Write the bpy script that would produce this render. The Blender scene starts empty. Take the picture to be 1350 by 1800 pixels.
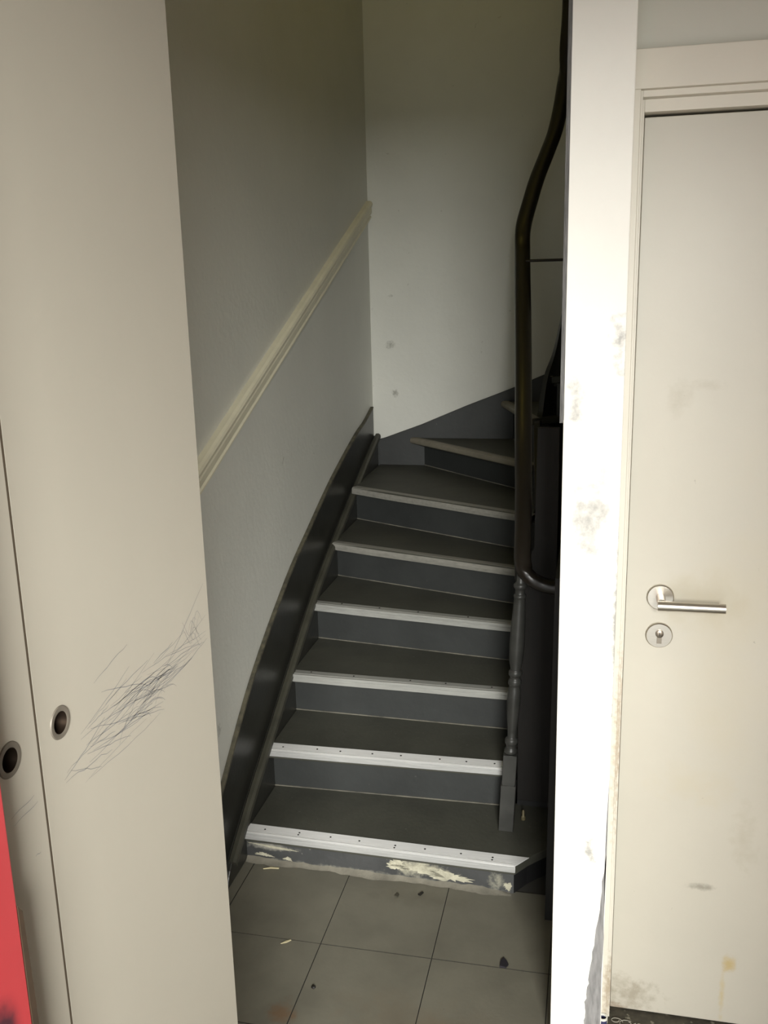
import bpy, bmesh, math, random
from mathutils import Vector, Matrix

random.seed(7)
SC = bpy.context.scene
COL = SC.collection

# ------------------------------------------------------------------ camera
F_PX, YAW, PITCH, ROLL = 1635.7, -0.22511, 0.23583, -0.02414
fw = Vector((math.sin(YAW) * math.cos(PITCH), math.cos(YAW) * math.cos(PITCH), -math.sin(PITCH)))
r0 = Vector((math.cos(YAW), -math.sin(YAW), 0)); u0 = r0.cross(fw)
rt = math.cos(ROLL) * r0 + math.sin(ROLL) * u0
up = -math.sin(ROLL) * r0 + math.cos(ROLL) * u0
cd = bpy.data.cameras.new('camera')
cd.sensor_fit = 'HORIZONTAL'; cd.sensor_width = 36.0
cd.lens = F_PX / 1350.0 * 36.0
cd.clip_start = 0.02; cd.clip_end = 60
cam = bpy.data.objects.new('camera', cd); COL.objects.link(cam)
M = Matrix((rt, up, -fw)).transposed().to_4x4(); M.translation = Vector((0, 0, 1.72836))
cam.matrix_world = M
SC.camera = cam

# ------------------------------------------------------------------ world, light, exposure
w = bpy.data.worlds.new('world'); SC.world = w; w.use_nodes = True
w.node_tree.nodes['Background'].inputs[0].default_value = (0.96, 1.0, 0.97, 1)
w.node_tree.nodes['Background'].inputs[1].default_value = 2.35
SC.view_settings.view_transform = 'Standard'
SC.view_settings.look = 'None'
SC.view_settings.exposure = 0.0
SC.view_settings.gamma = 1.0
SC.view_settings.use_curve_mapping = False
SC.cycles.use_denoising = True
SC.cycles.max_bounces = 8
SC.cycles.diffuse_bounces = 5


def area_light(name, loc, target, sx, sy, power, color):
    ld = bpy.data.lights.new(name, 'AREA'); ld.shape = 'RECTANGLE'
    ld.size = sx; ld.size_y = sy; ld.energy = power; ld.color = color
    o = bpy.data.objects.new(name, ld); COL.objects.link(o)
    o.location = loc
    d = Vector(target) - Vector(loc)
    o.rotation_euler = d.to_track_quat('-Z', 'Y').to_euler()
    return o


# daylight of the street, falling in through the open entrance behind the camera
area_light('street_daylight', (1.03, -3.0, 2.62), (-0.10, 2.2, 0.9), 1.4, 1.4, 715, (1.0, 0.992, 0.945))
portal = area_light('entrance_portal', (0.06, -0.60, 1.075), (0.06, 3.0, 1.075), 1.04, 2.15, 1, (1, 1, 1))
portal.data.cycles.is_portal = True
# weak warm fill light added to tint the upper stairwell, no fixture there
pl = bpy.data.lights.new('upper_stair_fill', 'POINT'); pl.energy = 2.6; pl.color = (1.0, 0.78, 0.14)
pl.shadow_soft_size = 0.15
plo = bpy.data.objects.new('upper_stair_fill', pl); COL.objects.link(plo); plo.location = (-0.55, 3.3, 3.9)


# ------------------------------------------------------------------ material helper
def lin(c):
    return tuple(((v / 255) / 12.92 if v / 255 <= 0.04045 else ((v / 255 + 0.055) / 1.055) ** 2.4) for v in c) + (1,)


def material(name, rgb, rough=0.6, metal=0.0, var=0.08, scale=6.0, bump=0.0, bscale=60.0, blobs=(), rgb2=None,
             spec=0.5, speck=None, coat=0.0, stretch=(1, 1, 1), bstr=1.0):
    """blobs: (centre, radii, colour, strength, noise_scale, threshold) in world metres"""
    m = bpy.data.materials.new(name); m.use_nodes = True
    nt = m.node_tree; N = nt.nodes; L = nt.links
    b = N['Principled BSDF']
    b.inputs['Roughness'].default_value = rough
    b.inputs['Metallic'].default_value = metal
    b.inputs['Specular IOR Level'].default_value = spec
    b.inputs['Coat Weight'].default_value = coat
    geo = N.new('ShaderNodeNewGeometry')
    base = lin(rgb)
    dark = lin(rgb2) if rgb2 else tuple(c * (1 - 2.2 * var) for c in base[:3]) + (1,)
    mp = N.new('ShaderNodeMapping'); mp.inputs['Scale'].default_value = stretch
    L.new(geo.outputs['Position'], mp.inputs['Vector'])
    nz = N.new('ShaderNodeTexNoise'); nz.inputs['Scale'].default_value = scale; nz.inputs['Detail'].default_value = 7
    nz.inputs['Roughness'].default_value = 0.6
    L.new(mp.outputs['Vector'], nz.inputs['Vector'])
    rp = N.new('ShaderNodeValToRGB')
    rp.color_ramp.elements[0].position = 0.3; rp.color_ramp.elements[0].color = dark
    rp.color_ramp.elements[1].position = 0.62; rp.color_ramp.elements[1].color = base
    L.new(nz.outputs['Fac'], rp.inputs['Fac'])
    col = rp.outputs['Color']

    def math_node(op, a, c=None, clamp=False):
        n = N.new('ShaderNodeMath'); n.operation = op; n.use_clamp = clamp
        for i, v in enumerate((a, c)):
            if v is None: continue
            if isinstance(v, (int, float)): n.inputs[i].default_value = v
            else: L.new(v, n.inputs[i])
        return n.outputs[0]

    def mix(fac, a, cb):
        n = N.new('ShaderNodeMix'); n.data_type = 'RGBA'
        L.new(fac, n.inputs[0]); L.new(a, n.inputs[6]); n.inputs[7].default_value = cb
        return n.outputs[2]

    for (c, rad, bc, st, ns, th) in blobs:
        v1 = N.new('ShaderNodeVectorMath'); v1.operation = 'SUBTRACT'; v1.inputs[1].default_value = c
        L.new(geo.outputs['Position'], v1.inputs[0])
        v2 = N.new('ShaderNodeVectorMath'); v2.operation = 'DIVIDE'; v2.inputs[1].default_value = rad
        L.new(v1.outputs[0], v2.inputs[0])
        v3 = N.new('ShaderNodeVectorMath'); v3.operation = 'LENGTH'
        L.new(v2.outputs[0], v3.inputs[0])
        fall = math_node('SUBTRACT', 1.0, v3.outputs['Value'], True)
        bn = N.new('ShaderNodeTexNoise'); bn.inputs['Scale'].default_value = ns; bn.inputs['Detail'].default_value = 6
        bn.inputs['Roughness'].default_value = 0.65
        L.new(geo.outputs['Position'], bn.inputs['Vector'])
        s = math_node('ADD', bn.outputs['Fac'], math_node('MULTIPLY', fall, 0.45))
        s = math_node('MULTIPLY', math_node('SUBTRACT', s, th), 3.2, True)
        s = math_node('MULTIPLY', s, math_node('MULTIPLY', fall, 3.0, True), True)
        col = mix(math_node('MULTIPLY', s, st * bstr), col, lin(bc))
    if speck:
        sc_, th, bc, st = speck
        sn = N.new('ShaderNodeTexNoise'); sn.inputs['Scale'].default_value = sc_; sn.inputs['Detail'].default_value = 3
        L.new(geo.outputs['Position'], sn.inputs['Vector'])
        s = math_node('MULTIPLY', math_node('SUBTRACT', sn.outputs['Fac'], th), 14.0, True)
        col = mix(math_node('MULTIPLY', s, st), col, lin(bc))
    L.new(col, b.inputs['Base Color'])
    if bump > 0:
        bz = N.new('ShaderNodeTexNoise'); bz.inputs['Scale'].default_value = bscale; bz.inputs['Detail'].default_value = 5
        L.new(mp.outputs['Vector'], bz.inputs['Vector'])
        bp = N.new('ShaderNodeBump'); bp.inputs['Strength'].default_value = bump; bp.inputs['Distance'].default_value = 0.004
        L.new(bz.outputs['Fac'], bp.inputs['Height']); L.new(bp.outputs['Normal'], b.inputs['Normal'])
    return m


BIG = 9.0
GREY = (120, 116, 108)
MAT = {}
MAT['wall'] = material('stairwell_paint', (212, 212, 204), 0.55, var=0.03, scale=2.5, bump=0.25, bscale=45, blobs=[
    ((-0.96, 4.41, 1.465), (0.035, BIG, 0.03), (110, 108, 96), 0.6, 70, 0.62),
    ((-0.94, 4.41, 1.235), (0.025, BIG, 0.03), (110, 108, 96), 0.6, 80, 0.62),
    ((-1.05, 2.35, 0.47), (BIG, 0.03, 0.03), (90, 88, 80), 0.5, 80, 0.66),
], speck=(30, 0.73, (120, 116, 104), 0.35))
MAT['pier'] = material('pier_paint', (243, 241, 233), 0.5, bstr=1.1, var=0.02, scale=5, bump=0.12, bscale=50, blobs=[
    ((-0.005, 1.84, 1.27), (0.075, BIG, 0.17), (98, 97, 94), 0.55, 26, 0.66),
    ((0.045, 1.84, 1.62), (0.03, BIG, 0.12), (98, 97, 94), 0.55, 50, 0.7),
    ((-0.035, 1.84, 1.51), (0.03, BIG, 0.09), (98, 97, 94), 0.5, 40, 0.66),
    ((0.018, 1.84, 0.52), (0.025, BIG, 0.06), (98, 97, 94), 0.6, 55, 0.66),
    ((0.055, 1.84, 1.05), (0.012, BIG, 0.30), (98, 97, 94), 0.6, 60, 0.62),
])
MAT['door'] = material('cream_door_paint', (192, 188, 175), 0.42, bstr=0.8, var=0.025, scale=3, bump=0.05, bscale=90, blobs=[
    ((0.17, 2.0, 1.50), (0.035, BIG, 0.06), (165, 158, 140), 0.5, 22, 0.6),
    ((0.225, 2.0, 1.52), (0.05, BIG, 0.02), (165, 158, 140), 0.5, 25, 0.6),
    ((0.24, 2.0, 1.06), (0.13, BIG, 0.09), (176, 168, 146), 0.6, 14, 0.55),
    ((0.30, 2.0, 1.0), (0.16, BIG, 0.5), (186, 178, 156), 0.45, 6, 0.6),
    ((0.275, 2.0, 0.365), (0.05, BIG, 0.014), (120, 116, 104), 0.75, 30, 0.6),
    ((0.345, 2.0, 0.17), (0.022, BIG, 0.035), (178, 150, 70), 0.75, 30, 0.58),
    ((0.335, 2.0, 0.08), (0.010, BIG, 0.09), (186, 164, 100), 0.6, 30, 0.58),
    ((0.24, 2.0, 0.62), (0.14, BIG, 0.08), (190, 182, 160), 0.5, 18, 0.62),
    ((0.36, 2.0, 0.50), (0.05, BIG, 0.15), (170, 164, 146), 0.5, 30, 0.66),
    ((0.12, 2.0, 0.05), (0.12, BIG, 0.08), (120, 108, 84), 0.6, 40, 0.64),
    ((0.09, 2.0, 0.0), (0.04, BIG, 0.03), (110, 74, 40), 0.7, 40, 0.55),
], speck=(55, 0.76, (110, 106, 96), 0.5))
MAT['frame'] = material('cream_frame_paint', (214, 209, 196), 0.45, var=0.02, scale=5, bump=0.05, bscale=80, blobs=[
    ((0.072, 1.95, 0.75), (0.02, BIG, 0.40), (150, 122, 84), 0.55, 70, 0.66),
    ((0.072, 1.95, 0.1), (0.02, BIG, 0.15), (150, 126, 92), 0.6, 70, 0.62)])
MAT['upper'] = material('vestibule_paint', (224, 222, 210), 0.6, var=0.025, scale=3, bump=0.12, bscale=60)
MAT['lintel'] = material('lintel_paint', (204, 204, 194), 0.6, var=0.025, scale=3, bump=0.12, bscale=60)
MAT['cupboard'] = material('cupboard_paint', (155, 150, 138), 0.45, var=0.02, scale=2.2, bump=0.03, bscale=60, blobs=[
    ((-0.456, 0.62, 1.31), (BIG, 0.035, 0.012), (150, 146, 136), 0.5, 60, 0.6)])
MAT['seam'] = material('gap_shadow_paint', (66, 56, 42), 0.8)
MAT['red'] = material('red_gloss_paint', (158, 50, 54), 0.45, var=0.06, scale=6, blobs=[
    ((-0.42, 0.508, 1.18), (BIG, 0.030, 0.045), (48, 26, 36), 0.95, 12, 0.45)])
MAT['bare_wood'] = material('bare_brown_wood', (50, 34, 15), 0.8, var=0.2, scale=30)
MAT['tread'] = material('tread_paint', (68, 68, 60), 0.62, var=0.14, scale=5, bump=0.25, bscale=70,
                        speck=(80, 0.70, (120, 120, 110), 0.35))
MAT['riser'] = material('riser_paint', (49, 51, 50), 0.55, var=0.12, scale=6, bump=0.15, bscale=50,
                        speck=(70, 0.73, (125, 125, 118), 0.3))
MAT['riser1'] = material('scuffed_riser_paint', (66, 67, 67), 0.6, var=0.15, scale=9, bump=0.4, bscale=40, blobs=[
    ((-0.46, 2.41, 0.045), (0.17, BIG, 0.05), (176, 172, 152), 0.95, 30, 0.66),
    ((-0.94, 2.41, 0.05), (0.12, BIG, 0.016), (150, 148, 138), 0.9, 40, 0.6),
    ((-0.6, 2.41, 0.0), (0.6, BIG, 0.022), (140, 138, 126), 0.8, 40, 0.62),
    ((-0.24, 2.41, 0.03), (0.05, BIG, 0.05), (150, 148, 132), 0.8, 50, 0.68)],
    speck=(60, 0.69, (160, 158, 150), 0.7))
MAT['string'] = material('string_black_paint', (44, 44, 40), 0.33, var=0.15, scale=7, bump=0.12, bscale=50,
                         speck=(60, 0.72, (110, 108, 96), 0.35))
MAT['rail'] = material('dark_brown_varnish', (31, 26, 21), 0.32, var=0.2, scale=8, stretch=(6, 1, 1), bump=0.05)
MAT['bead'] = material('string_bead_paint', (64, 63, 54), 0.5, var=0.15, scale=14)
MAT['wornedge'] = material('worn_edge_paint', (88, 84, 68), 0.7, rgb2=(50, 48, 42), scale=38)
MAT['caulk'] = material('dusty_joint', (112, 109, 98), 0.9, rgb2=(66, 65, 60), scale=12)
MAT['baluster'] = material('baluster_paint', (57, 57, 54), 0.4, var=0.15, scale=20)
MAT['panel'] = material('dark_brown_panel', (22, 18, 14), 0.75, var=0.25, scale=7, stretch=(4, 4, 0.6), bump=0.1)
MAT['black'] = material('black_paint_and_shade', (24, 24, 25), 0.6, var=0.1)  # board paint; on the step's canted end it stands in for shade
MAT['alu'] = material('brushed_aluminium', (246, 246, 245), 0.36, metal=0.08, var=0.06, scale=40, stretch=(0.3, 4, 4))
MAT['alu_dull'] = material('dull_aluminium', (164, 164, 159), 0.45, metal=0.25, var=0.08, scale=40, stretch=(0.3, 4, 4))
MAT['alu_lip'] = material('shaded_aluminium_lip', (186, 186, 184), 0.4, metal=0.3, var=0.08, scale=40, stretch=(0.3, 4, 4))  # darker copy of the aluminium, shade on the front lip put into the colour
MAT['alu_old'] = material('tarnished_aluminium', (140, 138, 130), 0.5, metal=0.15, var=0.1, scale=30, stretch=(0.3, 4, 4))
MAT['worn_nose'] = material('worn_nosing', (128, 122, 108), 0.55, var=0.12, scale=14)
MAT['steel'] = material('brushed_steel', (196, 190, 180), 0.3, metal=1.0, var=0.04, scale=60, stretch=(1, 1, 12))
MAT['pullsteel'] = material('dull_steel', (150, 142, 130), 0.38, metal=0.9, var=0.05, scale=60)
MAT['pullring'] = material('matte_grey_metal', (104, 98, 88), 0.55, metal=0.3, var=0.05, scale=60)
MAT['pulldark'] = material('tarnished_steel', (74, 62, 52), 0.35, metal=0.9, var=0.05, scale=60)
MAT['tile'] = material('grey_floor_tile', (108, 105, 93), 0.5, var=0.12, scale=5, bump=0.08, bscale=80, blobs=[
    ((-0.706, 1.83, 0), (0.05, 0.07, BIG), (104, 74, 46), 0.6, 25, 0.58),
    ((-0.4, 1.8, 0), (0.3, 0.2, BIG), (104, 90, 72), 0.5, 9, 0.6),
    ((-0.45, 2.33, 0), (0.25, 0.06, BIG), (92, 88, 76), 0.5, 30, 0.62)],
    speck=(90, 0.70, (80, 78, 70), 0.4))
MAT['grout'] = material('dark_joint', (52, 50, 44), 0.9)
MAT['mortar'] = material('cement_fillet', (122, 118, 106), 0.9, var=0.15, scale=20, bump=0.5, bscale=60)
MAT['plaster'] = material('bare_plaster', (182, 178, 158), 0.95, var=0.18, scale=40, bump=0.8, bscale=90)
MAT['cement'] = material('grey_cement_and_bead_shade', (150, 149, 148), 0.95, var=0.2, scale=30, stretch=(3, 3, 0.5), bump=0.5, bscale=90)
MAT['stone'] = material('dirty_threshold', (70, 66, 54), 0.8, var=0.3, scale=25, bump=0.5, bscale=60,
                        speck=(45, 0.64, (150, 146, 130), 0.6))
MAT['dado'] = material('ivory_moulding_paint', (226, 221, 198), 0.5, var=0.05, scale=9, bump=0.08, bscale=60)
MAT['pencil'] = material('pencil_mark', (122, 121, 120), 0.8)
MAT['iron'] = material('dark_iron', (40, 34, 28), 0.5, metal=0.3)
MAT['screw'] = material('screw_head', (46, 44, 42), 0.5, metal=0.6)
MAT['paper'] = material('black_paper', (22, 18, 26), 0.8)
MAT['chip'] = material('pale_wood_chip', (196, 186, 150), 0.8)
MAT['foot'] = material('tarnished_brass', (112, 104, 78), 0.5, metal=0.3)
MAT['shaving'] = material('grey_shaving', (160, 157, 144), 0.8)
MAT['ringwhite'] = material('white_plastic', (226, 226, 218), 0.4)
MAT['ringblue'] = material('dark_blue_plastic', (56, 58, 92), 0.5)
MAT['hole'] = material('keyhole_black', (30, 24, 22), 0.6)


# ------------------------------------------------------------------ mesh helpers
class MB:
    def __init__(self): self.v = []; self.f = []; self.smooth = False

    def add(self, vs, fs):
        o = len(self.v); self.v += [tuple(p) for p in vs]; self.f += [tuple(i + o for i in q) for q in fs]; return self

    def box(self, x0, x1, y0, y1, z0, z1):
        vs = [(x, y, z) for x in (x0, x1) for y in (y0, y1) for z in (z0, z1)]
        return self.add(vs, [(0, 1, 3, 2), (4, 6, 7, 5), (0, 4, 5, 1), (2, 3, 7, 6), (0, 2, 6, 4), (1, 5, 7, 3)])

    def prism(self, pts, vec):
        """planar polygon pts (3D) extruded by vec"""
        n = len(pts); v = Vector(vec)
        vs = [Vector(p) for p in pts] + [Vector(p) + v for p in pts]
        fs = [tuple(range(n - 1, -1, -1)), tuple(range(n, 2 * n))]
        fs += [(i, (i + 1) % n, n + (i + 1) % n, n + i) for i in range(n)]
        return self.add(vs, fs)

    def lathe(self, prof, c, axis='Z', seg=20):
        c = Vector(c); rings = []
        vs = []
        for (h, r) in prof:
            for k in range(seg):
                a = 2 * math.pi * k / seg; p, q = r * math.cos(a), r * math.sin(a)
                d = {'Z': (p, q, h), 'X': (h, p, q), 'Y': (q, h, p)}[axis]
                vs.append(c + Vector(d))
        fs = []
        for i in range(len(prof) - 1):
            for k in range(seg):
                a = i * seg + k; b = i * seg + (k + 1) % seg
                fs.append((a, b, b + seg, a + seg))
        fs.append(tuple(range(seg - 1, -1, -1))); m = (len(prof) - 1) * seg
        fs.append(tuple(range(m, m + seg)))
        return self.add(vs, fs)

    def sweep(self, path, prof, up=(0, 0, 1), closed=True):
        """prof: (side, up) offsets carried along the path; side = tangent x up (horizontal)"""
        P = [Vector(p) for p in path]; n = len(P); k = len(prof); vs = []
        for i in range(n):
            t = (P[min(i + 1, n - 1)] - P[max(i - 1, 0)]).normalized()
            s = t.cross(Vector(up))
            s = s.normalized() if s.length > 1e-6 else Vector((1, 0, 0))
            q = s.cross(t).normalized()
            vs += [P[i] + s * a + q * b for a, b in prof]
        fs = [(i * k + j, i * k + (j + 1) % k, (i + 1) * k + (j + 1) % k, (i + 1) * k + j) for i in range(n - 1) for j in range(k)]
        fs += [tuple(range(k - 1, -1, -1)), tuple(range((n - 1) * k, n * k))]
        return self.add(vs, fs)

    def build(self, name, mat, parent=None, smooth=False, bevel=0.0, seg=2):
        me = bpy.data.meshes.new(name); me.from_pydata(self.v, [], self.f)
        bm = bmesh.new(); bm.from_mesh(me)
        bmesh.ops.recalc_face_normals(bm, faces=bm.faces)
        if bevel > 0:
            bmesh.ops.bevel(bm, geom=[e for e in bm.edges if len(e.link_faces) == 2 and e.calc_face_angle(0) > 0.5],
                            offset=bevel, segments=seg, affect='EDGES', profile=0.5, clamp_overlap=True)
        bm.to_mesh(me); bm.free()
        me.materials.append(mat)
        if smooth:
            for p in me.polygons: p.use_smooth = True
            me.set_sharp_from_angle(angle=math.radians(38))
        o = bpy.data.objects.new(name, me); COL.objects.link(o)
        if parent: put(o, parent)
        return o


def put(o, parent):
    o.parent = parent
    p = parent; off = Vector((0, 0, 0))
    while p: off = off + p.location; p = p.parent
    o.location = o.location - off       # meshes are modelled in world metres


def thing(name, label, cat, loc=(0, 0, 0), group=None):
    o = bpy.data.objects.new(name, None); COL.objects.link(o); o.location = loc; o.empty_display_size = 0.1
    return tag(o, label, cat, group)


def tag(o, label, cat, group=None):
    o['label'] = label; o['category'] = cat
    if group: o['group'] = group
    return o


def struct(o):
    o['kind'] = 'structure'; return o


def origin(o, p):
    """move a mesh object's origin to world point p"""
    p = Vector(p)
    o.data.transform(Matrix.Translation(-p)); o.location = p
    return o


def smoothpath(pts, n=8):
    P = [Vector(p) for p in pts]; P = [2 * P[0] - P[1]] + P + [2 * P[-1] - P[-2]]; out = []
    for i in range(1, len(P) - 2):
        a, b, c, d = P[i - 1:i + 3]
        for k in range(n):
            t = k / n
            out.append(0.5 * ((2 * b) + (c - a) * t + (2 * a - 5 * b + 4 * c - d) * t * t + (3 * b - a - 3 * c + d) * t ** 3))
    out.append(P[-2]); return out


def interp(tab, x):
    if x <= tab[0][0]: return tab[0][1]
    for (a, b), (c, d) in zip(tab, tab[1:]):
        if x <= c: return b + (d - b) * (x - a) / (c - a)
    return tab[-1][1]


# ------------------------------------------------------------------ the setting
XW, YB = -1.054, 4.414
XP0, XP1, YP = -0.058, 0.0555, 1.846
CEIL_Z, WELL_Z = 2.95, 4.6

# floor slab with its tiles
floor = struct(MB().box(-1.2, 1.4, -0.6, 4.6, -0.12, -0.004).build('floor', MAT['grout']))
T = 0.306; GAP = 0.0008
x0 = -0.6839 - 2 * T
iy = 0
for j in range(-2, 7):
    ya, yb = 2.0876 - (6 - j) * T + T, 2.0876 - (6 - j) * T + 2 * T
    ya, yb = ya + GAP, yb - GAP
    if ya > 2.36: continue
    if yb > 2.36: yb = 2.41
    for i in range(0, 8):
        xa, xb = x0 + i * T + GAP, x0 + (i + 1) * T - GAP
        xa = max(xa, XW)
        if xb - xa < 0.02: continue
        if ya < -0.55 or (xb < -0.47 and yb < 0.98): continue
        dz = random.uniform(-0.0006, 0.0004)
        t = MB()
        c = 0.0005
        t.add([(xa, ya, -0.012), (xb, ya, -0.012), (xb, yb, -0.012), (xa, yb, -0.012),
               (xa, ya, dz - c * 0.5), (xb, ya, dz - c * 0.5), (xb, yb, dz - c * 0.5), (xa, yb, dz - c * 0.5),
               (xa + c, ya + c, dz), (xb - c, ya + c, dz), (xb - c, yb - c, dz), (xa + c, yb - c, dz)],
              [(3, 2, 1, 0), (0, 1, 5, 4), (1, 2, 6, 5), (2, 3, 7, 6), (3, 0, 4, 7),
               (4, 5, 9, 8), (5, 6, 10, 9), (6, 7, 11, 10), (7, 4, 8, 11), (8, 9, 10, 11)])
        to = t.build('tile', MAT['tile'], floor)
        to.data.materials.append(MAT['grout'])
        for q in to.data.polygons:
            if abs(q.normal.z) < 0.95: q.material_index = 1

wall_left = struct(MB().box(XW - 0.12, XW, -0.45, YB + 0.12, 0, WELL_Z).build('wall_left', MAT['wall']))
wall_back = struct(MB().box(XW, 1.3, YB, YB + 0.12, 0, WELL_Z).build('wall_back', MAT['wall']))
wall_right = struct(MB().box(1.3, 1.42, -0.45, YB + 0.12, 0, WELL_Z).build('wall_right', MAT['upper']))
wall_mid = struct(MB().box(XP0, XP1, YP, 3.66, 0, WELL_Z).build('wall_middle', MAT['pier'], bevel=0.002))
wd = MB()
wd.box(XP1, 1.3, 1.955, 2.06, 2.085, CEIL_Z); wd.box(0.97, 1.3, 1.955, 2.06, 0, 2.085)
wall_door = struct(wd.build('wall_doorway', MAT['lintel']))
# entrance wall behind the camera, with its open doorway
we = MB()
we.box(XW, -0.46, -0.57, -0.45, 0, CEIL_Z); we.box(0.58, 1.3, -0.57, -0.45, 0, CEIL_Z); we.box(-0.46, 0.58, -0.57, -0.45, 2.15, CEIL_Z)
struct(we.build('wall_entrance', MAT['upper']))
struct(MB().box(XW - 0.12, 1.42, -0.57, 2.06, CEIL_Z, CEIL_Z + 0.1).build('ceiling', MAT['upper']))
struct(MB().box(XW - 0.12, 1.42, 1.96, 2.06, CEIL_Z, WELL_Z).build('wall_above_vestibule', MAT['wall']))
struct(MB().box(XW - 0.12, 1.42, 1.96, YB + 0.12, WELL_Z, WELL_Z + 0.1).build('ceiling_stairwell', MAT['wall']))

# pier: plaster bead on its left corner, its shade painted grey, and the patch where the paint came off
cb = MB().add([(-0.0655, 1.856, 1.462), (-0.057, 1.8455, 1.47), (-0.057, 1.856, 1.462),
               (-0.0625, 1.856, WELL_Z), (-0.057, 1.8455, WELL_Z), (-0.057, 1.856, WELL_Z)],
              [(0, 1, 2), (5, 4, 3), (0, 3, 4, 1), (1, 4, 5, 2), (2, 5, 3, 0)])
cbo = cb.build('corner_bead', MAT['cement'], wall_mid)
cbo['label'] = 'plaster corner bead with its shade painted grey and a broken lower end'
pts = []
left = [(0.0655, 0.70), (0.0585, 0.60), (0.0485, 0.455), (0.036, 0.31), (0.026, 0.20), (0.019, 0.14), (0.018, 0.09), (0.024, 0.0)]
for a, b in zip(left, left[1:]):
    for k in range(6):
        t = k / 6
        pts.append((min(XP1 - 0.001, a[0] + (b[0] - a[0]) * t + random.uniform(-0.0022, 0.0022)), YP - 0.0008, a[1] + (b[1] - a[1]) * t))
pts.append((0.024, YP - 0.0008, 0.001)); pts.append((XP1 - 0.0006, YP - 0.0008, 0.001))
for k in range(14):
    pts.append((XP1 - 0.0006 - random.uniform(0, 0.004), YP - 0.0008, 0.04 + 0.64 * k / 14))
pp = MB().prism(pts, (0, 0.004, 0)).build('bare_patch', MAT['cement'], wall_mid)
pp['label'] = 'grey bare plaster where the paint has flaked off'
# black painted board along the stair side of the pier wall
bb = struct(MB().prism([(-0.094, 2.30, 0.0), (-0.094, 3.0, 0.0), (-0.084, 3.0, 1.0), (-0.084, 2.30, 1.0)], (0.026, 0, 0))
            .build('baseboard_middle', MAT['black']))

# ------------------------------------------------------------------ door on the right
YD = 1.996
XD = 0.0798
door = bpy.data.objects.new('door_1', None); COL.objects.link(door); door.location = (0.5, YD, 0); struct(door)
door['label'] = 'cream flush door with a steel lever handle'
leaf = MB().box(XD, 0.93, YD, YD + 0.04, 0.008, 2.038).build('leaf', MAT['door'], door, bevel=0.0015)
fr = MB()
fr.box(0.02, 0.0690, 1.930, 2.06, 0, 2.078).box(0.02, 0.985, 1.930, 2.06, 2.078, 2.147).box(0.942, 0.985, 1.930, 2.06, 0, 2.078)
fr.build('casing', MAT['frame'], door, bevel=0.0012)
fr = MB()
fr.box(0.0690, 0.0735, 1.945, 2.06, 0, 2.078).box(0.0735, 0.942, 1.945, 2.06, 2.066, 2.078)
fr.build('stop_bead', MAT['frame'], door, bevel=0.0008)
fr = MB()
fr.box(0.0735, 0.0780, 1.968, 2.06, 0, 2.066).box(0.0780, 0.942, 1.968, 2.06, 2.043, 2.066)
fr.build('rebate', MAT['frame'], door, bevel=0.0008)
MB().box(0.02, 0.985, 2.045, 2.06, 0, 2.14).build('reveal', MAT['seam'], door)
MB().box(XP1, 1.0, 1.84, 2.05, -0.004, 0.003).build('threshold', MAT['stone'], door)['label'] = 'dirty dark stone threshold'

# lever handle set
h = MB().lathe([(0, 0.0285), (-0.006, 0.0285), (-0.0085, 0.0265)], (0.1515, YD, 1.066), 'Y', 40).build('rosette', MAT['steel'], leaf, smooth=True)
lv = MB()
lv.lathe([(0.0, 0.0095), (-0.040, 0.0095)], (0.1515, YD - 0.008, 1.066), 'Y', 24)
lv.lathe([(0.0, 0.0105), (0.1355, 0.0105)], (0.1430, YD - 0.0565, 1.064), 'X', 28)
lv.build('lever', MAT['steel'], leaf, smooth=True)
es = MB().lathe([(0, 0.0285), (-0.006, 0.0285), (-0.0085, 0.0265)], (0.1525, YD, 0.979), 'Y', 40).build('escutcheon', MAT['steel'], leaf, smooth=True)
kc = MB().lathe([(-0.008, 0.0085), (-0.012, 0.0085), (-0.0135, 0.006)], (0.153, YD, 0.984), 'Y', 24)
kc.box(0.148, 0.158, YD - 0.0115, YD - 0.008, 0.962, 0.980)
kc.build('lock_cylinder', MAT['pullsteel'], leaf, smooth=True)
MB().box(0.1522, 0.1538, YD - 0.0139, YD - 0.013, 0.980, 0.988).build('keyhole', MAT['hole'], leaf)

# ------------------------------------------------------------------ cupboard on the left
XC = -0.456
cup = thing('cupboard', 'tall cream built-in cupboard with flush doors beside the stair entrance', 'cupboard', (-0.75, 0.4, 0))
cb = MB()
cb.box(-1.05, XC - 0.022, 0.99, 1.008, 0, CEIL_Z - 0.004).box(-1.05, XC - 0.022, -0.44, -0.42, 0, CEIL_Z - 0.004)
cb.box(-1.05, XC - 0.026, -0.42, 0.99, 2.80, 2.82).box(-1.05, -1.03, -0.42, 0.99, 0, 2.8).box(-1.05, XC - 0.026, -0.42, 0.99, 0.05, 0.07)
cb.build('carcass', MAT['cupboard'], cup)
MB().box(XC - 0.026, XC - 0.0002, 0.6427, 0.6460, 0.06, 2.8).build('joint_strip', MAT['seam'], cup)
PR = 0.0118


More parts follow.
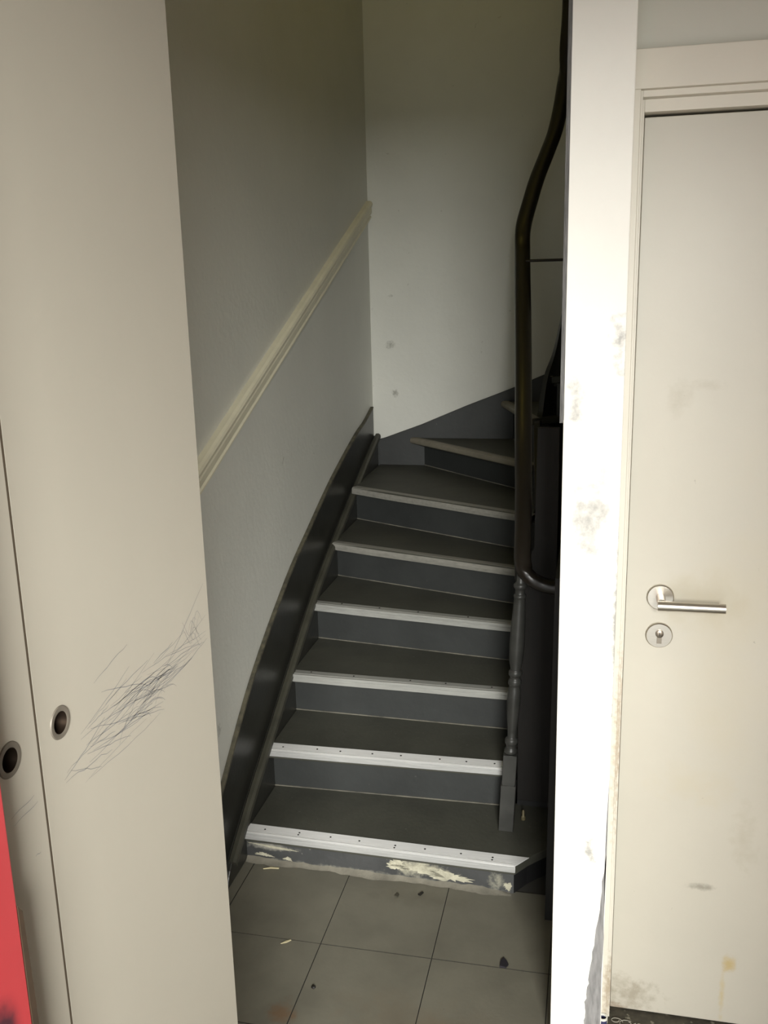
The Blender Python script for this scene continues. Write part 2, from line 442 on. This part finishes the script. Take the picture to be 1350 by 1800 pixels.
def door_with_hole(y0, y1, z0, z1, hy, hz):
    bm = bmesh.new(); ed = []
    o = [bm.verts.new((XC, y, z)) for y, z in ((y0, z0), (y1, z0), (y1, z1), (y0, z1))]
    ed += [bm.edges.new((o[i], o[(i + 1) % 4])) for i in range(4)]
    c = [bm.verts.new((XC, hy + PR * math.cos(a), hz + PR * math.sin(a))) for a in [2 * math.pi * k / 32 for k in range(32)]]
    ed += [bm.edges.new((c[i], c[(i + 1) % 32])) for i in range(32)]
    bmesh.ops.triangle_fill(bm, edges=ed, use_beauty=True)
    r = bmesh.ops.extrude_face_region(bm, geom=list(bm.faces))
    bmesh.ops.translate(bm, verts=[g for g in r['geom'] if isinstance(g, bmesh.types.BMVert)], vec=(-0.022, 0, 0))
    bmesh.ops.recalc_face_normals(bm, faces=bm.faces)
    me = bpy.data.meshes.new('door'); bm.to_mesh(me); bm.free(); me.materials.append(MAT['cupboard'])
    ob = bpy.data.objects.new('door', me); COL.objects.link(ob); put(ob, cup)
    return ob


def finger_pull(parent, y, z):
    prof = [(-0.014, 0.002), (-0.0140, 0.0080), (-0.004, 0.0096), (0.0008, 0.0102), (0.0013, 0.0112), (0.0011, 0.0148), (-0.0004, 0.0156)]
    m = MB(); seg = 40; vs = []
    for hh, r in prof:
        vs += [(XC + hh, y + r * math.cos(2 * math.pi * k / seg), z + r * math.sin(2 * math.pi * k / seg)) for k in range(seg)]
    fs = [(i * seg + k, i * seg + (k + 1) % seg, (i + 1) * seg + (k + 1) % seg, (i + 1) * seg + k) for i in range(len(prof) - 1) for k in range(seg)]
    fs.append(tuple(range(seg)))
    m.add(vs, fs)
    p = m.build('finger_pull', MAT['pullring'], parent, smooth=True)
    p.data.materials.append(MAT['pulldark'])
    for q in p.data.polygons:
        if (q.center - Vector((q.center.x, 0, 0))).length >= 0 and q.center.x < XC - 0.0005: q.material_index = 1
    p['label'] = 'round recessed metal finger pull'


d_far = door_with_hole(0.6461, 1.010, 0.06, 2.93, 0.6785, 1.3595)
d_near = door_with_hole(-0.42, 0.6426, 0.06, 2.93, 0.604, 1.3625)
finger_pull(d_far, 0.6785, 1.3595); finger_pull(d_near, 0.604, 1.3625)

# pencil scribble on the far leaf: thin strokes that fan out along the door
rs = random.Random(21)
sb = MB()


def stroke(pts, wd):
    n = len(pts); vs = []
    for i, (y, z) in enumerate(pts):
        a, b = pts[max(i - 1, 0)], pts[min(i + 1, n - 1)]
        ty, tz = b[0] - a[0], b[1] - a[1]; l = math.hypot(ty, tz) or 1
        ww = wd * (0.35 + 0.65 * math.sin(math.pi * (i + 0.4) / n))
        vs += [(XC + 0.00025, y - tz / l * ww, z + ty / l * ww), (XC + 0.00025, y + tz / l * ww, z - ty / l * ww)]
    sb.add(vs, [(2 * i, 2 * i + 1, 2 * i + 3, 2 * i + 2) for i in range(n - 1)])


for k in range(58):
    y = rs.triangular(0.66, 0.93, 0.76); ln = rs.uniform(0.04, 0.16)
    zc = 1.318 + rs.gauss(0, 0.016) + (0.006 if y > 0.85 else 0)
    sl = rs.gauss(0.02, 0.16); cv = rs.gauss(0, 0.7)
    ye = min(1.0, y + ln)
    n = 9; P = []
    for i in range(n):
        t = i / (n - 1); yy = y + (ye - y) * t
        if yy > 1.004: break
        P.append((yy, zc + sl * (yy - y) + cv * (yy - y) * (ye - yy) + rs.gauss(0, 0.0006)))
    if len(P) > 2: stroke(P, rs.uniform(0.00018, 0.00042))
for k in range(16):                       # hooked curls at the lower middle
    y = rs.uniform(0.80, 0.90); z = rs.uniform(1.27, 1.31); r = rs.uniform(0.012, 0.035); a0 = rs.uniform(0.2, 1.2); a1 = a0 + rs.uniform(0.9, 1.8)
    stroke([(y + r * 1.3 * math.cos(a0 + (a1 - a0) * i / 9) , z + r * math.sin(a0 + (a1 - a0) * i / 9)) for i in range(10)], rs.uniform(0.0002, 0.0004))
for k in range(8):
    y = rs.uniform(0.93, 0.97); z = rs.uniform(1.325, 1.35)
    stroke([(y + 0.03 * i / 6, z + 0.012 * math.sin(i * 0.8 + k)) for i in range(7)], 0.00025)
s = sb.build('pencil_scribble', MAT['pencil'], d_far); s['kind'] = 'stuff'; s['label'] = 'grey pencil scribble'
sb = MB()
for (ya, za, yb_, zb) in ((0.597, 1.313, 0.630, 1.316), (0.600, 1.305, 0.634, 1.308), (0.622, 1.262, 0.630, 1.262)):
    stroke([(ya + (yb_ - ya) * i / 6, za + (zb - za) * i / 6 + 0.0008 * math.sin(i)) for i in range(7)], 0.0003)
s = sb.build('pencil_mark', MAT['pencil'], d_near); s['kind'] = 'stuff'

# red entrance door leaf folded back against the cupboard
ed_ = thing('entrance_door', 'red painted door leaf standing open against the cream cupboard', 'door', (-0.425, 0.05, 0))
MB().box(-0.4535, -0.4225, -0.43, 0.5475, 0.01, 2.12).build('leaf', MAT['red'], ed_, bevel=0.002)
we_ = MB().prism([(-0.4225, 0.5475, 1.272), (-0.4225, 0.5525, 1.264), (-0.4225, 0.5545, 1.18), (-0.4225, 0.5555, 0.01), (-0.4225, 0.5475, 0.01)], (-0.02, 0, 0))
wo = we_.build('worn_edge', MAT['bare_wood'], ed_); wo['label'] = 'brown bare wood along the door edge'

# ------------------------------------------------------------------ staircase
stair = thing('staircase', 'dark painted winding staircase with metal nosings behind the white pier', 'staircase', (-0.6, 2.4, 0))
XS = -1.020
Z = [0.097, 0.255, 0.413, 0.571, 0.729, 0.887, 1.021, 1.199, 1.36, 1.52]
# front nosing lines, outer end to inner end
NOSE = [((XS, 2.409), (-0.185, 2.388)), ((XS, 2.645), (-0.212, 2.656)), ((XS, 2.903), (-0.205, 2.876)),
        ((XS, 3.203), (-0.188, 3.085)), ((XS, 3.503), (-0.196, 3.232)), ((XS, 3.842), (-0.215, 3.417)),
        ((-0.861, 4.386), (-0.235, 3.742)), ((-0.422, 4.386), (-0.245, 3.815)), ((-0.12, 4.386), (-0.20, 3.90)), ((0.10, 4.386), (-0.06, 3.95))]
OVER = [0.012, 0.055, 0.055, 0.06, 0.065, 0.065, 0.05, 0.05, 0.05, 0.05]
YBS = 4.392      # face of the board on the back wall


def off(line, d):
    (ax, ay), (bx, by) = line
    l = math.hypot(bx - ax, by - ay); nx, ny = -(by - ay) / l, (bx - ax) / l
    return ((ax + nx * d, ay + ny * d), (bx + nx * d, by + ny * d))


def reach(p, q):
    """slide p along the line q->p until it meets the wall string or the board on the back wall"""
    dx, dy = p[0] - q[0], p[1] - q[1]
    ts = []
    if dx < -1e-6: ts.append((XS - q[0]) / dx)
    if dy > 1e-6: ts.append((YBS - q[1]) / dy)
    t = min(t for t in ts if t > 0)
    return (q[0] + dx * t, q[1] + dy * t)


SAG = [0, 0.002, 0.003, 0.004, 0.005, 0.006, 0.004, 0, 0, 0]
TREADS = []
for n in range(9):
    a, b = NOSE[n]
    ra, rb = off(NOSE[n + 1], OVER[n + 1] + 0.02)
    ra = reach(ra, rb)
    poly = [a, b]
    if n == 0: poly = [a, b, (-0.150, 2.438), (-0.094, 2.50), (-0.094, 2.745)]
    poly += [rb, ra]
    if ra[0] > XS + 0.01 and a[1] < YBS - 0.02: poly += [(XS, YBS)]
    if n == 6: poly = [a, b, rb, ra]
    td = 0.028
    pz = [(x, y, Z[n] - td) for x, y in poly]
    tr = MB().prism(pz, (0, 0, td)).build('tread', MAT['tread'], stair, bevel=0.003, seg=2)
    TREADS.append(tr)
    # riser under this nosing
    qa, qb = off(NOSE[n], OVER[n]); qa = reach(qa, qb)
    ka, kb = off(NOSE[n], OVER[n] + 0.02); ka = reach(ka, kb)
    zb = (Z[n - 1] if n else 0.0)
    if n == 0:
        m = MB().prism([(qa[0], qa[1], zb), (qb[0] - 0.004, qb[1], zb), (kb[0] - 0.004, kb[1], zb), (ka[0], ka[1], zb)], (0, 0, Z[0] - td))
        MB().prism([(qb[0] - 0.0038, qb[1] + 0.001, zb), (-0.155, 2.452, zb), (-0.098, 2.512, zb), (-0.098, 2.535, zb), (-0.165, 2.47, zb), (kb[0] - 0.0038, kb[1], zb)], (0, 0, Z[0] - td)).build('riser_return_shade', MAT['black'], stair)  # canted end face, its shade painted as black
        rz = m.build('riser', MAT['riser1'], stair); rz['label'] = 'lowest riser, paint flaked to the plaster'
    else:
        MB().prism([(qa[0], qa[1], zb), (qb[0], qb[1], zb), (kb[0], kb[1], zb), (ka[0], ka[1], zb)], (0, 0, Z[n] - td - zb)).build('riser', MAT['riser'], stair)
        MB().prism([(qa[0], qa[1] - 0.003, zb), (qb[0], qb[1] - 0.003, zb), (qb[0], qb[1] + 0.001, zb), (qa[0], qa[1] + 0.001, zb)], (0, 0, 0.0035)).build('dusty_joint', MAT['caulk'], stair)
        # little cove moulding under the nosing
        ca, cb2 = off(NOSE[n], OVER[n] - 0.014); ca = reach(ca, cb2)
        MB().prism([(ca[0], ca[1], Z[n] - td - 0.013), (cb2[0], cb2[1], Z[n] - td - 0.013), (qb[0], qb[1], Z[n] - td - 0.013), (qa[0], qa[1], Z[n] - td - 0.013)], (0, 0, 0.013)).build('cove_moulding', MAT['string'], stair, bevel=0.004)
    # nosing strip
    ua, ub = Vector((*a, Z[n])), Vector((*b, Z[n]))
    L_ = (ub - ua); ln = L_.length; tx = L_ / ln; ny = Vector((-tx.y, tx.x, 0))
    if n < 6:
        dep = 0.050 if n < 2 else (0.040 if n < 4 else 0.034)
        lip = 0.019 if n < 2 else 0.024
        e = -0.0022
        prof = [(dep, 0.0006), (dep, 0.0022), (0.012, 0.0030), (0.010, 0.0012), (0.008, 0.0012), (0.006, 0.0030), (-0.0005, 0.0022),
                (e, 0.0), (e, -lip * 0.28), (e + 0.0022, -lip * 0.36), (e, -lip * 0.46), (e, -lip), (0.0012, -lip), (0.0012, 0.0006)]
        if n >= 4:
            prof = [(dep, 0.0006), (dep, 0.0022), (0.010, 0.0028), (0.004, 0.0016), (-0.0005, -0.0025), (e, -0.007), (e - 0.001, -lip * 0.6), (e, -lip - 0.003), (0.0012, -lip), (0.0012, 0.0006)]
        m = MB(); vs = []; K = 14; k_ = len(prof)
        for i in range(K + 1):
            t = i / K
            sag = SAG[n] * math.sin(math.pi * t) * (0.7 + 0.3 * math.sin(9 * t))
            for (d, zz) in prof:
                s_ = t * ln
                if n == 0:                       # mitred right-hand end
                    s_ = t * (ln + 0.036 * max(d, 0) / 0.05)
                p = ua + tx * s_ + ny * (d - (0.0)) + Vector((0, 0, zz))
                p.z -= sag * (1 if d < 0.02 else 0.3) * 0.6
                vs.append(p)
        fs = [(i * k_ + j, i * k_ + (j + 1) % k_, (i + 1) * k_ + (j + 1) % k_, (i + 1) * k_ + j) for i in range(K) for j in range(k_)]
        fs += [tuple(range(k_ - 1, -1, -1)), tuple(range(K * k_, K * k_ + k_))]
        m.add(vs, fs)
        st = m.build('nosing_strip', MAT['alu' if n < 2 else 'alu_dull' if n < 4 else 'alu_old'], tr)
        if n < 2:
            st.data.materials.append(MAT['alu_lip'])
            for q in st.data.polygons:
                if q.normal.y < -0.5: q.material_index = 1  # lip coloured darker than the top to imitate light from above
        # screw heads
        if n < 4:
            sm = MB()
            for i in range(8 if n < 2 else 5):
                t = (i + 0.5 + random.uniform(-0.15, 0.15)) / (8 if n < 2 else 5)
                for dd in ((0.028,) if n else (0.030, 0.018) if i % 3 == 1 else (0.030,)):
                    c = ua + tx * (t * ln) + ny * (dd + random.uniform(-0.003, 0.003)) + Vector((0, 0, 0.0030))
                    sm.lathe([(-0.001, 0.0030), (0.0004, 0.0030), (0.0008, 0.0018)], c, 'Z', 8)
            so = sm.build('screw_heads', MAT['screw'], tr); so['kind'] = 'stuff'
    else:
        prof = [(0.030, 0.0005), (0.030, 0.0020), (0.006, 0.0022), (-0.004, -0.004), (-0.007, -0.013), (-0.005, -0.022), (0.001, -0.026), (0.001, -0.002)]
        m = MB(); vs = []; K = 8; k_ = len(prof)
        for i in range(K + 1):
            for d, zz in prof:
                vs.append(ua + tx * (i / K * ln) + ny * d + Vector((0, 0, zz)))
        fs = [(i * k_ + j, i * k_ + (j + 1) % k_, (i + 1) * k_ + (j + 1) % k_, (i + 1) * k_ + j) for i in range(K) for j in range(k_)]
        fs += [tuple(range(k_ - 1, -1, -1)), tuple(range(K * k_, K * k_ + k_))]
        m.add(vs, fs)
        st = m.build('nosing', MAT['worn_nose'], tr, smooth=True); st['label'] = 'worn rounded nosing'

# cement fillet where the lowest riser meets the floor
fl = MB(); rs = random.Random(5); vs = []; K = 40
for i in range(K + 1):
    x = XS + (0.825) * i / K; yr = 2.421 - 0.021 * i / K
    wdt = 0.014 + 0.007 * rs.random() + 0.005 * math.sin(i * 0.4); hh = (0.007 + 0.006 * rs.random()) * min(1, (K - i) / 5 + 0.05)
    vs += [(x, yr + 0.004, 0.0), (x, yr, hh), (x, yr - wdt * 0.5, hh * 0.35), (x, yr - wdt, 0.0003)]
fl.add(vs, [(i * 4 + j, i * 4 + (j + 1) % 4, (i + 1) * 4 + (j + 1) % 4, (i + 1) * 4 + j) for i in range(K) for j in range(4)])
fo = fl.build('cement_fillet', MAT['mortar'], stair, smooth=True); fo['label'] = 'rough cement fillet along the floor'

# flaked plaster on the lowest riser
def flake(cx, cz, rx, rz_, seed, mat):
    r = random.Random(seed); P = []
    for k in range(44):
        a = 2 * math.pi * k / 44; f = 0.65 + 0.5 * r.random() + 0.2 * math.sin(3 * a + seed)
        x = cx + rx * f * math.cos(a); z = min(0.066, max(0.004, cz + rz_ * f * math.sin(a) - (x - cx) * 0.06))
        y = 2.409 - 0.0251 * (x + 1.02) + 0.012
        P.append((x, y - 0.0012, z))
    o = MB().prism(P, (0, 0.003, 0)).build('flaked_patch', mat, stair)
    o['label'] = 'pale bare plaster where paint flaked off'


flake(-0.535, 0.046, 0.035, 0.018, 3, MAT['plaster']); flake(-0.465, 0.040, 0.075, 0.014, 4, MAT['plaster'])
flake(-0.385, 0.030, 0.065, 0.017, 8, MAT['plaster']); flake(-0.93, 0.052, 0.075, 0.0035, 6, MAT['plaster'])
flake(-0.965, 0.022, 0.03, 0.006, 9, MAT['plaster']); flake(-0.885, 0.017, 0.014, 0.006, 10, MAT['plaster'])
flake(-0.205, 0.022, 0.012, 0.014, 12, MAT['plaster'])

# wall string: thick lower board and thin upper skirting
low = [(2.255, 0.0), (2.30, 0.062), (2.474, 0.172), (2.703, 0.300), (2.977, 0.455), (3.29, 0.622), (3.645, 0.770), (4.065, 0.930), (4.36, 1.035)]
top = [(2.10, 0.10), (2.336, 0.309), (2.622, 0.530), (2.995, 0.732), (3.284, 0.848), (3.62, 0.972), (4.009, 1.085), (4.20, 1.125), (4.36, 1.172)]
P = [(XW + 0.0005, y, z) for y, z in [(p.x, p.y) for p in smoothpath([(y, z, 0) for y, z in top], 5)]]
P += [(XW + 0.0005, 4.36, 0.70), (XW + 0.0005, 2.9, 0.0), (XW + 0.0005, 2.10, 0.0)]
MB().prism(P, (0.014, 0, 0)).build('wall_skirting', MAT['string'], stair, bevel=0.0015)
P = [(XW + 0.0145, y, z) for y, z in [(p.x, p.y) for p in smoothpath([(y, z, 0) for y, z in low], 5)]]
P += [(XW + 0.0145, 4.36, 0.60), (XW + 0.0145, 3.2, 0.0)]
MB().prism(P, (0.0195, 0, 0)).build('wall_string', MAT['string'], stair, bevel=0.003)
# rounded lip that runs along the top of the string
lp = smoothpath([(XS + 0.001, y, z + 0.001) for y, z in low[1:]], 5)
MB().sweep(lp, [(-0.012, 0.004), (-0.009, 0.009), (0.004, 0.010), (0.012, 0.004), (0.013, -0.010), (0.010, -0.016), (-0.012, -0.012)]).build('string_bead', MAT['bead'], stair)
wl = smoothpath([(XW + 0.009, y, z + 0.0005) for y, z in top], 5)
we2 = MB().sweep(wl, [(-0.007, -0.003), (-0.007, 0.0025), (0.0065, 0.0025), (0.0075, -0.003)]).build('worn_skirting_edge', MAT['wornedge'], stair)
# board on the back wall
bt = [(-1.045, 1.005), (-0.995, 1.018), (-0.816, 1.083), (-0.594, 1.176), (-0.366, 1.264), (-0.235, 1.320), (0.15, 1.50)]
P = [(x, YB - 0.0005, z) for x, z in bt] + [(0.15, YB - 0.0005, 0.7), (-1.045, YB - 0.0005, 0.6)]
MB().prism(P, (0, -0.0215, 0)).build('back_string', MAT['riser'], stair, bevel=0.002)

# inner string: a curved board that sweeps up to the right
sp = smoothpath([(-0.170, 2.765, 0), (-0.182, 3.1, 0), (-0.205, 3.45, 0), (-0.232, 3.74, 0), (-0.228, 3.85, 0), (-0.205, 3.90, 0), (-0.168, 3.935, 0), (-0.115, 3.955, 0), (-0.05, 3.962, 0), (0.1, 3.965, 0)], 6)
tz = [0.40, 0.62, 0.93, 1.17, 1.20, 1.36, 1.475, 1.74, 1.98, 2.3]
tzs = [p.x for p in smoothpath([(z, 0, 0) for z in tz], 6)]
m = MB(); vs = []
for i, p in enumerate(sp):
    t = (sp[min(i + 1, len(sp) - 1)] - sp[max(i - 1, 0)]).normalized(); s_ = t.cross(Vector((0, 0, 1)))
    for d, z in ((0, 0.0), (0, tzs[i]), (0.022, tzs[i]), (0.022, 0.0)):
        q = p + s_ * d; vs.append((q.x, q.y, z))
m.add(vs, [(i * 4 + j, i * 4 + (j + 1) % 4, (i + 1) * 4 + (j + 1) % 4, (i + 1) * 4 + j) for i in range(len(sp) - 1) for j in range(4)] + [(3, 2, 1, 0), tuple(len(vs) - 4 + k for k in range(4))])
m.build('inner_string', MAT['string'], stair)
# narrow brown panel closing the side of the flight
pn = MB().prism([(x, 2.715, z) for x, z in ((-0.206, 0.118), (-0.206, 0.78), (-0.178, 0.93), (-0.164, 0.96), (-0.158, 1.325), (-0.095, 1.325), (-0.095, 0.118))], (0, 0.015, 0)).build('spandrel_panel', MAT['panel'], stair, bevel=0.002)
pn['label'] = 'narrow dark brown panel beside the bottom baluster'
MB().box(-0.206, -0.095, 2.722, 2.735, 0.097, 0.118).build('panel_plinth', MAT['black'], stair)

# handrail
rp = smoothpath([(-0.062, 2.572, 0.886), (-0.10, 2.571, 0.889), (-0.135, 2.570, 0.897), (-0.168, 2.569, 0.918), (-0.187, 2.585, 0.955),
                 (-0.195, 2.70, 1.075), (-0.211, 2.88, 1.25), (-0.233, 3.15, 1.454), (-0.260, 3.45, 1.651), (-0.284, 3.72, 1.84), (-0.288, 3.80, 1.945),
                 (-0.265, 3.86, 2.054), (-0.242, 3.90, 2.139), (-0.206, 3.94, 2.239), (-0.176, 3.97, 2.332), (-0.151, 4.0, 2.485), (-0.141, 4.0, 2.70), (-0.138, 4.0, 3.1)], 6)
prof = []
for k in range(16):
    a = 2 * math.pi * k / 16; c, s_ = math.cos(a), math.sin(a)
    prof.append((0.031 * math.copysign(abs(c) ** 0.75, c), 0.025 * math.copysign(abs(s_) ** 0.75, s_)))
hr = MB().sweep(rp, prof)
for i, p in enumerate(rp):
    k = 0.80 + 0.16 * min(1, max(0, (p.y - 2.6) / 0.9))
    for j in range(16):
        q = Vector(hr.v[i * 16 + j]); hr.v[i * 16 + j] = tuple(p + (q - p) * k)
hr.build('handrail', MAT['rail'], stair, smooth=True)

# turned balusters
PROF = [(0.253, 0.0195), (0.262, 0.0205), (0.268, 0.0150), (0.278, 0.0150), (0.284, 0.0195), (0.296, 0.0195), (0.302, 0.0125), (0.322, 0.0135),
        (0.37, 0.0180), (0.42, 0.0205), (0.455, 0.0185), (0.466, 0.0150), (0.472, 0.0195), (0.484, 0.0195), (0.489, 0.0150), (0.496, 0.0150), (0.501, 0.0200), (0.511, 0.0200), (0.516, 0.0150),
        (0.545, 0.0205), (0.60, 0.0225), (0.66, 0.0205), (0.72, 0.0170), (0.735, 0.0165), (0.738, 0.0185), (0.745, 0.0185), (0.748, 0.0140), (0.762, 0.0145), (0.768, 0.0200), (0.776, 0.0200), (0.782, 0.0130), (0.83, 0.0120)]


def baluster(x, y, z, xt, yt, zt):
    """square foot and turned shaft, from the tread to the underside of the rail"""
    k = (zt - z) / 0.83
    m = MB()
    m.box(-0.0225, 0.0225, -0.0225, 0.0225, 0, 0.152).box(-0.0205, 0.0205, -0.0205, 0.0205, 0.156, 0.250).box(-0.0195, 0.0195, -0.0195, 0.0195, 0.15, 0.158)
    m.lathe(PROF, (0, 0, 0), 'Z', 20)
    vs = []
    for (a, b, c) in m.v:
        t = c / 0.83
        vs.append((x + (xt - x) * t + a, y + (yt - y) * t + b, z + c * k))
    m.v = vs
    return m


b0 = baluster(-0.228, 2.585, Z[0], -0.1895, 2.580, 0.945).build('baluster', MAT['baluster'], stair, smooth=True, bevel=0.0012, seg=1)
for (x, y, n, zt) in ((-0.205, 2.79, 1, 1.14), (-0.215, 3.0, 2, 1.32), (-0.232, 3.19, 3, 1.46), (-0.245, 3.34, 4, 1.56)):
    baluster(x, y, Z[n], x, y, zt).build('baluster', MAT['string'], stair, smooth=True)
# foot bolt at the first baluster and the thin iron tie bar to the wall
m = MB().lathe([(0, 0.007), (0.010, 0.007), (0.013, 0.0045), (0.030, 0.004), (0.033, 0.002)], (-0.180, 2.64, Z[0]), 'Z', 10)
fb = m.build('foot_bolt', MAT['foot'], stair, smooth=True)
MB().lathe([(0, 0.0052), (0.207, 0.0052)], (-0.262, 3.60, 1.815), 'X', 10).build('tie_bar', MAT['iron'], stair, smooth=True)

# ------------------------------------------------------------------ dado moulding on the left wall
dm = MB()
ya, yb_ = 2.10, 4.405
za, zb = 1.152, 2.085       # centre of the moulding at both ends
d = Vector((0, yb_ - ya, zb - za)).normalized(); nn = Vector((0, -d.z, d.y))
prof = [(0, -0.040), (0.012, -0.040), (0.017, -0.036), (0.017, -0.031), (0.011, -0.027), (0.011, -0.022), (0.020, -0.016), (0.022, 0.004), (0.020, 0.012),
        (0.027, 0.018), (0.029, 0.028), (0.026, 0.036), (0.018, 0.040), (0, 0.040)]
vs = []
for base, flat in ((Vector((XW, ya, za)), False), (Vector((XW, yb_, zb)), True)):
    for o_, u_ in prof:
        vs.append(base + Vector((o_, 0, 0)) + nn * u_)
k_ = len(prof)
dm.add(vs, [(j, (j + 1) % k_, k_ + (j + 1) % k_, k_ + j) for j in range(k_)] + [tuple(range(k_ - 1, -1, -1)), tuple(range(k_, 2 * k_))])
struct(dm.build('trim_1', MAT['dado']))

# ------------------------------------------------------------------ litter on the floor
m = MB().prism([(-0.199, 2.088, 0.001), (-0.183, 2.086, 0.001), (-0.177, 2.098, 0.001), (-0.184, 2.112, 0.001), (-0.192, 2.121, 0.001), (-0.199, 2.110, 0.001)], (0.001, 0.001, 0.0045))
o = origin(m.build('paper_scrap', MAT['paper']), (-0.188, 2.10, 0)); tag(o, 'small black paper scrap lying on the grey tiles near the pier', 'litter')
m = MB().prism([(-0.952, 2.375, 0.001), (-0.93, 2.382, 0.001), (-0.905, 2.3845, 0.001), (-0.905, 2.3885, 0.001), (-0.932, 2.387, 0.001)], (0, 0, 0.003))
o = origin(m.build('wood_splinter', MAT['chip']), (-0.93, 2.382, 0)); tag(o, 'pale wood splinter on the floor below the left end of the lowest step', 'litter')
m = MB().lathe([(0.0, 0.004), (0.003, 0.0062), (0.006, 0.003)], (-0.655, 1.925, 0.0), 'Z', 9)
o = origin(m.build('dirt_crumb', MAT['screw']), (-0.655, 1.925, 0)); tag(o, 'dark dirt crumb alone in the middle of a near floor tile', 'litter')
m = MB().prism([(-0.462, 2.340, 0.001), (-0.454, 2.338, 0.001), (-0.447, 2.352, 0.001), (-0.452, 2.356, 0.001)], (0, 0, 0.003))
o = origin(m.build('dirt_flake', MAT['screw']), (-0.454, 2.347, 0)); tag(o, 'thin dark flake on the tile just below the lowest step', 'litter')
m = MB().prism([(-0.528, 2.322, 0.001), (-0.518, 2.319, 0.001), (-0.516, 2.331, 0.001), (-0.523, 2.335, 0.001)], (0, 0, 0.003))
o = origin(m.build('plaster_crumb', MAT['stone']), (-0.522, 2.327, 0)); tag(o, 'brownish plaster crumb below the flaked middle of the lowest step', 'litter')
m = MB().prism([(-0.790, 2.065, 0.001), (-0.776, 2.072, 0.001), (-0.766, 2.083, 0.001), (-0.769, 2.085, 0.001), (-0.781, 2.076, 0.001)], (0, 0, 0.002))
o = origin(m.build('straw_bit', MAT['chip']), (-0.778, 2.075, 0)); tag(o, 'bit of pale straw lying across the tile joint', 'litter')
# plastic ring by the door frame
rg = thing('plastic_ring', 'small white and blue plastic ring on the floor by the door frame', 'litter', (0.0615, 1.9165, 0.003))
def tube(z0, z1, r, ri, mat, name):
    seg = 24; vs = []
    for (rr, zz) in ((r, z0), (r, z1), (ri, z1), (ri, z0)):
        vs += [(0.0615 + rr * math.cos(2 * math.pi * k / seg), 1.9165 + rr * math.sin(2 * math.pi * k / seg), zz) for k in range(seg)]
    fs = [(j * seg + k, j * seg + (k + 1) % seg, ((j + 1) % 4) * seg + (k + 1) % seg, ((j + 1) % 4) * seg + k) for j in range(4) for k in range(seg)]
    MB().add(vs, fs).build(name, mat, rg, smooth=True)
tube(0.0035, 0.041, 0.0098, 0.0085, MAT['ringblue'], 'sleeve'); tube(0.041, 0.046, 0.0110, 0.0083, MAT['ringwhite'], 'rim')
# pale curled shavings on the threshold
rs = random.Random(3)
LB = ['pale curled shaving on the threshold nearest the plastic ring', 'longer pale curled shaving in the middle of the dark threshold',
      'pale curled shaving on the threshold furthest from the plastic ring']
for i, (cx, cy) in enumerate(((0.094, 1.953), (0.118, 1.947), (0.146, 1.945))):
    P = []
    for k in range(16):
        a = k * 0.42 + i; r = 0.011 * (1 - k / 26) * (1.3 if i == 1 else 1)
        P.append((cx + r * math.cos(a) * 1.4, cy + r * math.sin(a), 0.0055 + 0.0003 * k))
    o = MB().sweep(P, [(0.0006, -0.0007), (0.0006, 0.0007), (-0.0006, 0.0007), (-0.0006, -0.0007)]).build('shaving', MAT['shaving'])
    origin(o, (cx, cy, 0.0045)); tag(o, LB[i], 'litter', 'pale shavings on the threshold')
